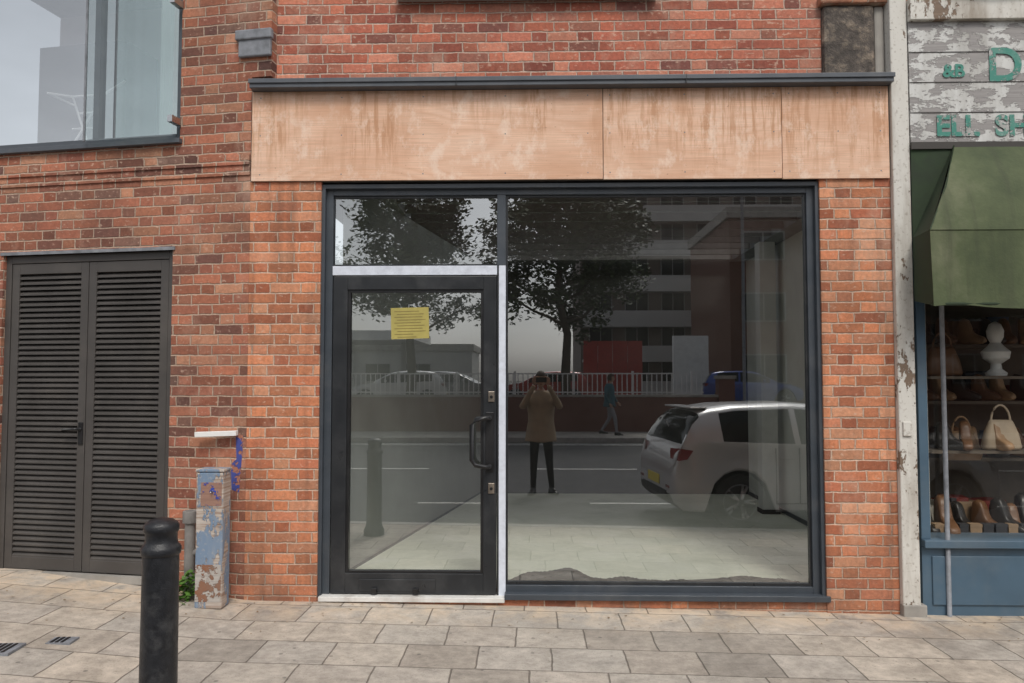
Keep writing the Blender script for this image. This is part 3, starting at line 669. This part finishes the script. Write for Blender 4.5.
    box('rear_bumper_insert',-.008,.04,-.55,.55,.34,.42,M['black'],C)
    box('bumper_reflector',-.004,.03,-.68,-.52,.46,.49,M['lamp_r'],C)
    box('bumper_reflector_2',-.004,.03,.52,.68,.46,.49,M['lamp_r'],C)
    box('roof_spoiler',.30,.5,-.56,.56,1.375,1.395,paint,C,bevel=.006)
    tube('rear_wiper',[(.20,0,1.135),(.23,-.3,1.2)],.008,M['black'],C)
    return C
car('parked_car',(1.52,-4.05,-.13),rad(-6),carpaint('silver_white_paint',(.58,.58,.58),.3))
car('parked_car',(7.3,-28,.5),rad(10),carpaint('blue_car_paint',(.02,.06,.28),.2))
car('parked_car',(-3.6,-27,.5),rad(175),carpaint('white_car_paint',(.6,.6,.6),.1))
car('parked_car',(-5.5,-30,.5),rad(5),carpaint('grey_car_paint',(.12,.13,.14),.4))
car('parked_car',(2.6,-29,.5),rad(183),carpaint('red_car_paint',(.35,.03,.02),.1))

# ---------------- wall, railing
W_=empty('garden_wall')
box('wall',-40,5.6,-18.2,-18.0,-.3,1.05,M['brick_far'],W_); box('coping',-40,5.62,-18.23,-17.97,1.05,1.12,M['conc'],W_)
box('gate_pier',5.62,6.1,-18.35,-17.9,-.3,1.6,M['brick_far'],W_); box('gate_pier_cap',5.58,6.14,-18.4,-17.86,1.6,1.7,M['conc'],W_)
box('wall_2',11,60,-18.2,-18.0,-.3,1.3,M['brick_far'],W_)
rl=[(-12,5.5,-19.52,-19.48,1.75,1.79),(-12,5.5,-19.52,-19.48,1.15,1.19)]+[(x,x+.03,-19.515,-19.485,.5,1.75) for x in np.arange(-12,5.5,.16)]+[(x,x+.07,-19.54,-19.47,.5,1.85) for x in np.arange(-12,5.6,1.9)]
boxes('metal_railing',rl,M['white'])
# ---------------- trees
bark=flat('bark',(.07,.055,.04),.9)
def leafm():
    t=NT('leaves'); n=t.noise(.8,detail=3); c=t.ramp(n,[(.3,(.025,.05,.015)),(.55,(.05,.085,.022)),(.75,(.09,.12,.035))]); t.set(Base_Color=c,Roughness=.6); return t.m
LM=leafm()
def tree(loc,H,cr,seed,nleaf=9000,leaf=.11):
    rnd=random.Random(seed); T_=empty('street_tree',loc)
    tips=[];BV=[];BF=[]
    def add(p,r,seg):
        v,f=tubevf(p,r,seg); n0=len(BV); BV.extend(v); BF.extend([tuple(i+n0 for i in q) for q in f])
    add([(rnd.uniform(-.1,.1)*k,rnd.uniform(-.1,.1)*k,h) for k,h in enumerate(np.linspace(0,H*.85,7))],[.19-.025*k for k in range(7)],10)
    for i in range(19):
        f=rnd.uniform(.34,.95); z=H*.85*f; a=i*2.4+rnd.uniform(-.4,.4); l=cr*(1.15-.65*f)*rnd.uniform(.7,1.1)
        base=Vector((0,0,z)); p=[base]
        for k in range(1,5):
            t=k/4; p.append(base+Vector((math.cos(a+.15*k*rnd.uniform(-1,1))*l*t,math.sin(a)*l*t,l*.45*t**1.2+rnd.uniform(-.1,.1))))
        add(p,[.07*(1-.2*k) for k in range(5)],6)
        tips+= [p[2],p[3],p[4],p[4]]
        for q in range(3):
            b=p[rnd.choice([2,3])]; d=Vector((rnd.uniform(-1,1),rnd.uniform(-1,1),rnd.uniform(-.3,.9)))*l*.4
            add([b,b+d*.5+Vector((0,0,.05)),b+d],[.025,.016,.008],5); tips.append(b+d)
    tips.append(Vector((0,0,H*.9)))
    mesh('trunk_and_limbs',BV,BF,bark,T_,smooth=True)
    V=[];F=[]
    cl=[(t+Vector((rnd.gauss(0,.35),rnd.gauss(0,.35),rnd.gauss(0,.3))),rnd.uniform(.32,.72)) for t in tips for _ in range(2)]
    for i in range(nleaf):
        c,r=rnd.choice(cl); d=Vector((rnd.gauss(0,1),rnd.gauss(0,1),rnd.gauss(0,.8))); d=d.normalized()*r*(rnd.random()**.45); p=c+d
        s=leaf*rnd.uniform(.6,1.2); u=Vector((rnd.uniform(-1,1),rnd.uniform(-1,1),rnd.uniform(-.6,.6))).normalized(); v=u.cross(Vector((rnd.uniform(-.5,.5),rnd.uniform(-.5,.5),1))).normalized()
        n0=len(V); V+=[p-u*s*.6,p-v*s*.38,p+u*s*.6,p+v*s*.38]; F.append((n0,n0+1,n0+2,n0+3))
    mesh('crown',V,F,LM,T_)
tree((1.15,-20.8,.5),9.3,3.5,3,24000,.17)
tree((-4.3,-21.5,.5),8.6,2.9,11,17000,.17)
tree((-16,-21.5,.5),9,3.2,21,7000,.2)
tree((16,-22,.5),9,3.2,22,7000,.2)
# ---------------- far buildings
def flats(name,x0,x1,y1,y0,z0,n,fh,wall,band,bay,frm,skip=0):
    e=empty(name,((x0+x1)/2,0,0)); cx=(x0+x1)/2; a,b=x0-cx,x1-cx
    box('walls',a,b,y0,y1,z0,z0+n*fh,wall,e); box('roof_parapet',a-.15,b+.15,y0-.1,y1+.15,z0+n*fh,z0+n*fh+.5,M['conc'],e)
    win=[];fr=[];bd=[]
    for k in range(n):
        z=z0+k*fh
        if band: bd.append((a+.1,b-.1,y1+.002,y1+1.1,z-.1+fh*.0,z+.08)); bd.append((a+.1,b-.1,y1+1.0,y1+1.1,z+.08,z+.95))
        x=a+.6
        while x+bay*.6<b-.3:
            win.append((x,x+bay*.6,y1+.004,y1+.03,z+.95,z+2.2)); fr.append((x-.07,x,y1+.004,y1+.06,z+.9,z+2.25)); fr.append((x+bay*.6,x+bay*.6+.07,y1+.004,y1+.06,z+.9,z+2.25)); fr.append((x,x+bay*.6,y1+.004,y1+.06,z+2.2,z+2.27)); fr.append((x,x+bay*.6,y1+.004,y1+.06,z+.88,z+.95)); fr.append((x+bay*.3-.03,x+bay*.3+.03,y1+.032,y1+.06,z+.95,z+2.2)); x+=bay
    boxes('windows',win,M['cglass'],e); boxes('window_frames',fr,frm,e)
    if bd: boxes('balconies',bd,M['bal'],e)
M['bal']=flat('balcony_render',(.5,.49,.47)); M['wfr']=flat('window_frame_grey',(.3,.3,.29)); M['flatw']=flat('flats_wall',(.2,.16,.14),.9); M['low']=flat('pale_panel',(.4,.39,.37))
flats('block_of_flats',3.2,20,-46,-56,.5,6,2.3,M['flatw'],True,2.4,M['wfr'])
flats('brick_terrace',9.3,30,-31,-40,.5,3,2.9,M['brick_terr'],False,3.2,M['wfr'])
flats('low_building',-40,-4.5,-52,-60,.5,1,3.2,M['low'],False,3.0,M['wfr'])
flats('brick_house',-75,-34,-42,-50,.5,3,2.9,M['brick_far'],False,3.0,M['wfr'])
ca=empty('forecourt_canopy',(-11,-37,0)); box('roof',-5,5,-3,3,3.6,4.1,M['white'],ca); boxes('posts',[(x,x+.25,-.12,.12,.5,3.6) for x in (-4,0,3.8)],M['wfr'],ca)
box('white_gable_wall',6.5,8.1,-30.6,-30.3,.5,3.6,M['white'])
hoard=empty('red_hoarding',(3.8,-31.2,0)); boxes('panels',[(-1.4+.7*i,-.72+.7*i,0,.08,.5,3.4) for i in range(4)],simple('hoarding_red',(.38,.04,.03),.6),hoard)
lp=empty('street_lamp',(6.2,-17.2,0)); lathe('column',[(.08,0),(.08,.8),(.05,.9),(.04,8)],M['lead'],lp); tube('arm',[(0,0,7.9),(0,.4,8.3),(0,1.3,8.4)],.03,M['lead'],lp); box('lantern',-.12,.12,1.1,1.7,8.33,8.43,M['lead'],lp,bevel=.02)
# ---------------- people
def skinned(name,pts,edges,rads,mat,parent,sub=2,root=0):
    me=D.meshes.new(name); me.from_pydata(pts,edges,[]); o=D.objects.new(name,me); link(o)
    sk=o.modifiers.new('skin','SKIN'); sk.use_smooth_shade=True
    for i,r in enumerate(rads):
        me.skin_vertices[0].data[i].radius=r if isinstance(r,tuple) else (r,r); me.skin_vertices[0].data[i].use_root=(i==root)
    ss=o.modifiers.new('s','SUBSURF'); ss.levels=ss.render_levels=sub
    dg=bpy.context.evaluated_depsgraph_get(); ev=o.evaluated_get(dg); m2=D.meshes.new_from_object(ev)
    D.objects.remove(o); o2=D.objects.new(name,m2); link(o2,parent)
    m2.materials.clear()
    for k in (mat if isinstance(mat,list) else [mat]): m2.materials.append(k)
    m2.polygons.foreach_set('use_smooth',[True]*len(m2.polygons))
    return o2
SK=simple('skin',(.45,.26,.18),.5,var=.05)
def person(name,loc,rz,top,legs,hair,coat_hem,pose,height=1.8,phone=False):
    P_=empty(name,loc,rz); k=height/1.8; P_.scale=(k,k,k)
    J=pose
    names=['pelvis','waist','chest','neck','headb','hipL','kneeL','ankL','toeL','hipR','kneeR','ankR','toeR','shL','elL','wrL','shR','elR','wrR']
    R_={'pelvis':(.15,.12),'waist':(.135,.105),'chest':(.165,.12),'neck':.062,'headb':.055,'hipL':.095,'kneeL':.062,'ankL':.043,'toeL':.035,'hipR':.095,'kneeR':.062,'ankR':.043,'toeR':.035,'shL':.068,'elL':.05,'wrL':.034,'shR':.068,'elR':.05,'wrR':.034}
    ed=[('pelvis','waist'),('waist','chest'),('chest','neck'),('neck','headb'),('pelvis','hipL'),('hipL','kneeL'),('kneeL','ankL'),('ankL','toeL'),('pelvis','hipR'),('hipR','kneeR'),('kneeR','ankR'),('ankR','toeR'),('chest','shL'),('shL','elL'),('elL','wrL'),('chest','shR'),('shR','elR'),('elR','wrR')]
    ix={n:i for i,n in enumerate(names)}
    body=skinned('body',[J[n] for n in names],[(ix[a],ix[b]) for a,b in ed],[R_[n] for n in names],[legs,top,SK,M['black']],P_)
    for p in body.data.polygons:
        c=p.center
        if c.z>1.53 and abs(c.x)<.09 and c.y<.12: p.material_index=2
        elif c.z>1.0 or (abs(c.x)>.19 and c.z>.7): p.material_index=1
        elif c.z<.09: p.material_index=3
        else: p.material_index=0
    rings=[(1.53,.085,.08),(1.50,.13,.10),(1.45,.20,.125),(1.35,.205,.145),(1.2,.185,.14),(1.08,.18,.14),(.95,.205,.16),(.8,.225,.175),(.62,.245,.19)]
    rings=[r for r in rings if r[0]>coat_hem]+[(coat_hem,.22+.03*(1-coat_hem),.165+.02)]
    V=[];F=[];n=36
    cxp=J['pelvis']
    for z,rx,ry in rings:
        for i in range(n):
            a=2*math.pi*i/n; fo=1+.035*math.sin(a*7+z*5)*max(0,(1.2-z))*1.8
            V.append((cxp[0]+rx*math.cos(a)*fo,ry*math.sin(a)*fo+cxp[1],z+(.01*math.sin(a*3) if z==coat_hem else 0)))
    for j in range(len(rings)-1):
        for i in range(n): q=(i+1)%n; F.append((j*n+i,j*n+q,(j+1)*n+q,(j+1)*n+i))
    o=mesh('coat',V,F,top,P_,smooth=True); sm=o.modifiers.new('t','SOLIDIFY'); sm.thickness=.012
    for sd in 'LR':
        a=Vector(J['ank'+sd]);t=Vector(J['toe'+sd]); dr=(t-a); dr.z=0; dr.normalize(); sx=Vector((dr.y,-dr.x,0))
        V=[];F=[]
        for u,w,h in ((-.07,.02,.05),(-.06,.036,.09),(0,.042,.105),(.06,.045,.075),(.12,.05,.055),(.17,.042,.045),(.2,.02,.03)):
            b=Vector((a.x,a.y,a.z-.08))+dr*u; V+=[b+sx*w,b+sx*w*.9+Vector((0,0,h*.8)),b+Vector((0,0,h)),b-sx*w*.9+Vector((0,0,h*.8)),b-sx*w]
        for j in range(6):
            for i in range(4): q=j*5+i; F.append((q,q+1,q+6,q+5))
            F.append((j*5+4,j*5,j*5+5,j*5+9))
        F+= [(0,1,2,3,4)[::-1],(30,31,32,33,34)]
        mesh('shoe_'+sd,V,F,M['black'],P_,smooth=True)
    hc=Vector(J['headb'])+Vector((0,.02,.105))
    V=[];F=[];nu,nv=24,16
    for j in range(nv+1):
        th=math.pi*j/nv
        for i in range(nu):
            a=2*math.pi*i/nu; x=.075*math.sin(th)*math.cos(a); y=.095*math.sin(th)*math.sin(a); z=.118*math.cos(th)
            if z<-.02: x*=1-.35*(-z-.02)/.1; 
            if y>0 and z<-.02: y*=1-.05
            if y>.08 and abs(x)<.016 and -.045<z<.02: y+=.022
            if y>.07 and .015<abs(x)<.05 and 0<z<.03: y-=.008
            V.append(hc+Vector((x,y,z)))
    for j in range(nv):
        for i in range(nu): q=(i+1)%nu; F.append((j*nu+i,j*nu+q,(j+1)*nu+q,(j+1)*nu+i))
    mesh('head',V,F,SK,P_,smooth=True)
    V2=[hc+(Vector(v)-hc)*1.10+Vector((0,-.008,.008)) for v in V]
    Fh=[f for f in F if (sum((Vector(V[i])-hc).z for i in f)/4>.055) or (sum((Vector(V[i])-hc).y for i in f)/4<.015 and sum((Vector(V[i])-hc).z for i in f)/4>-.07)]
    o=mesh('hair',V2,Fh,hair,P_,smooth=True); o.modifiers.new('s','SOLIDIFY').thickness=.01
    for s in (-1,1):
        lathe('eye_%d'%(s+1),[(.001,-.009),(.008,-.005),(.01,0),(.008,.005),(.001,.009)],M['black'],P_,hc+Vector((s*.03,.083,.012)),seg=10)
        lathe('ear_%d'%(s+1),[(.004,-.03),(.012,-.015),(.016,.01),(.008,.03)],SK,P_,hc+Vector((s*.077,-.005,-.0)),seg=10)
    box('mouth',hc.x-.022,hc.x+.022,hc.y+.075,hc.y+.088,hc.z-.062,hc.z-.055,M['lamp_r'],P_,bevel=.003)
    for sd,s in (('L',-1),('R',1)):
        wv=Vector(J['wr'+sd]); d=(wv-Vector(J['el'+sd])).normalized()
        if phone: d=Vector((0,.35,.93)).normalized(); lat=Vector((-s,0,0))
        else: lat=Vector((0,1,0))
        cc=Vector((-s,0,0)); side=lat
        pts=[tuple(wv),tuple(wv+d*.035),tuple(wv+d*.075)];rd=[(.026,.02),(.036,.018),(.036,.016)];eg=[(0,1),(1,2)]
        for q,(off,ln) in enumerate(((-.028,.062),(-.010,.078),(.009,.084),(.028,.074))):
            b=wv+d*.075+side*off; i0=len(pts)
            pts+=[tuple(b),tuple(b+d*ln*.45+cc*.008),tuple(b+d*ln*.7+cc*.03),tuple(b+d*ln*.78+cc*.05)]; rd+=[.010,.009,.0085,.007]; eg+=[(2,i0),(i0,i0+1),(i0+1,i0+2),(i0+2,i0+3)]
        i0=len(pts); b=wv+d*.03+side*.03
        pts+=[tuple(b),tuple(b+side*.02+d*.03),tuple(b+side*.025+d*.058)]; rd+=[.013,.011,.009]; eg+=[(1,i0),(i0,i0+1),(i0+1,i0+2)]
        skinned('hand_'+sd,pts,eg,rd,SK,P_,1)
    if phone:
        box('phone',-.078,.078,.352,.36,1.66,1.74,M['black'],P_,bevel=.003)
    return P_
poseA=dict(pelvis=(0,0,.98),waist=(0,0,1.14),chest=(0,0,1.36),neck=(0,.01,1.52),headb=(0,.03,1.585),hipL=(-.09,0,.92),kneeL=(-.11,.03,.50),ankL=(-.12,0,.08),toeL=(-.15,.13,.035),
 hipR=(.09,0,.92),kneeR=(.12,.02,.50),ankR=(.16,-.03,.08),toeR=(.21,.09,.035),shL=(-.18,0,1.455),elL=(-.29,.14,1.28),wrL=(-.10,.31,1.62),shR=(.18,0,1.455),elR=(.29,.14,1.28),wrR=(.10,.31,1.62))
coatm=simple('tan_coat',(.36,.27,.18),.85,var=.15); trou=simple('black_trousers',(.012,.012,.015),.8); hairm=simple('brown_hair',(.06,.035,.02),.6,var=.4,scale=40)
person('photographer',(.13,-6.06,-.13),0,coatm,trou,hairm,.78,poseA,1.82,True)
poseB=dict(pelvis=(0,0,.98),waist=(0,.0,1.14),chest=(0,.02,1.36),neck=(0,.03,1.52),headb=(0,.04,1.585),hipL=(-.09,0,.92),kneeL=(-.09,.17,.53),ankL=(-.09,.22,.08),toeL=(-.09,.35,.05),
 hipR=(.09,0,.92),kneeR=(.09,0,.5),ankR=(.09,-.25,.12),toeR=(.09,-.14,.035),shL=(-.19,0,1.455),elL=(-.24,-.1,1.18),wrL=(-.24,.02,.95),shR=(.19,0,1.455),elR=(.24,.08,1.18),wrR=(.23,.22,.98))
person('pedestrian',(2.2,-16.6,0),rad(-80),simple('teal_jacket',(.03,.10,.13),.8),simple('grey_trousers',(.22,.22,.24),.8),hairm,.85,poseB,1.72)
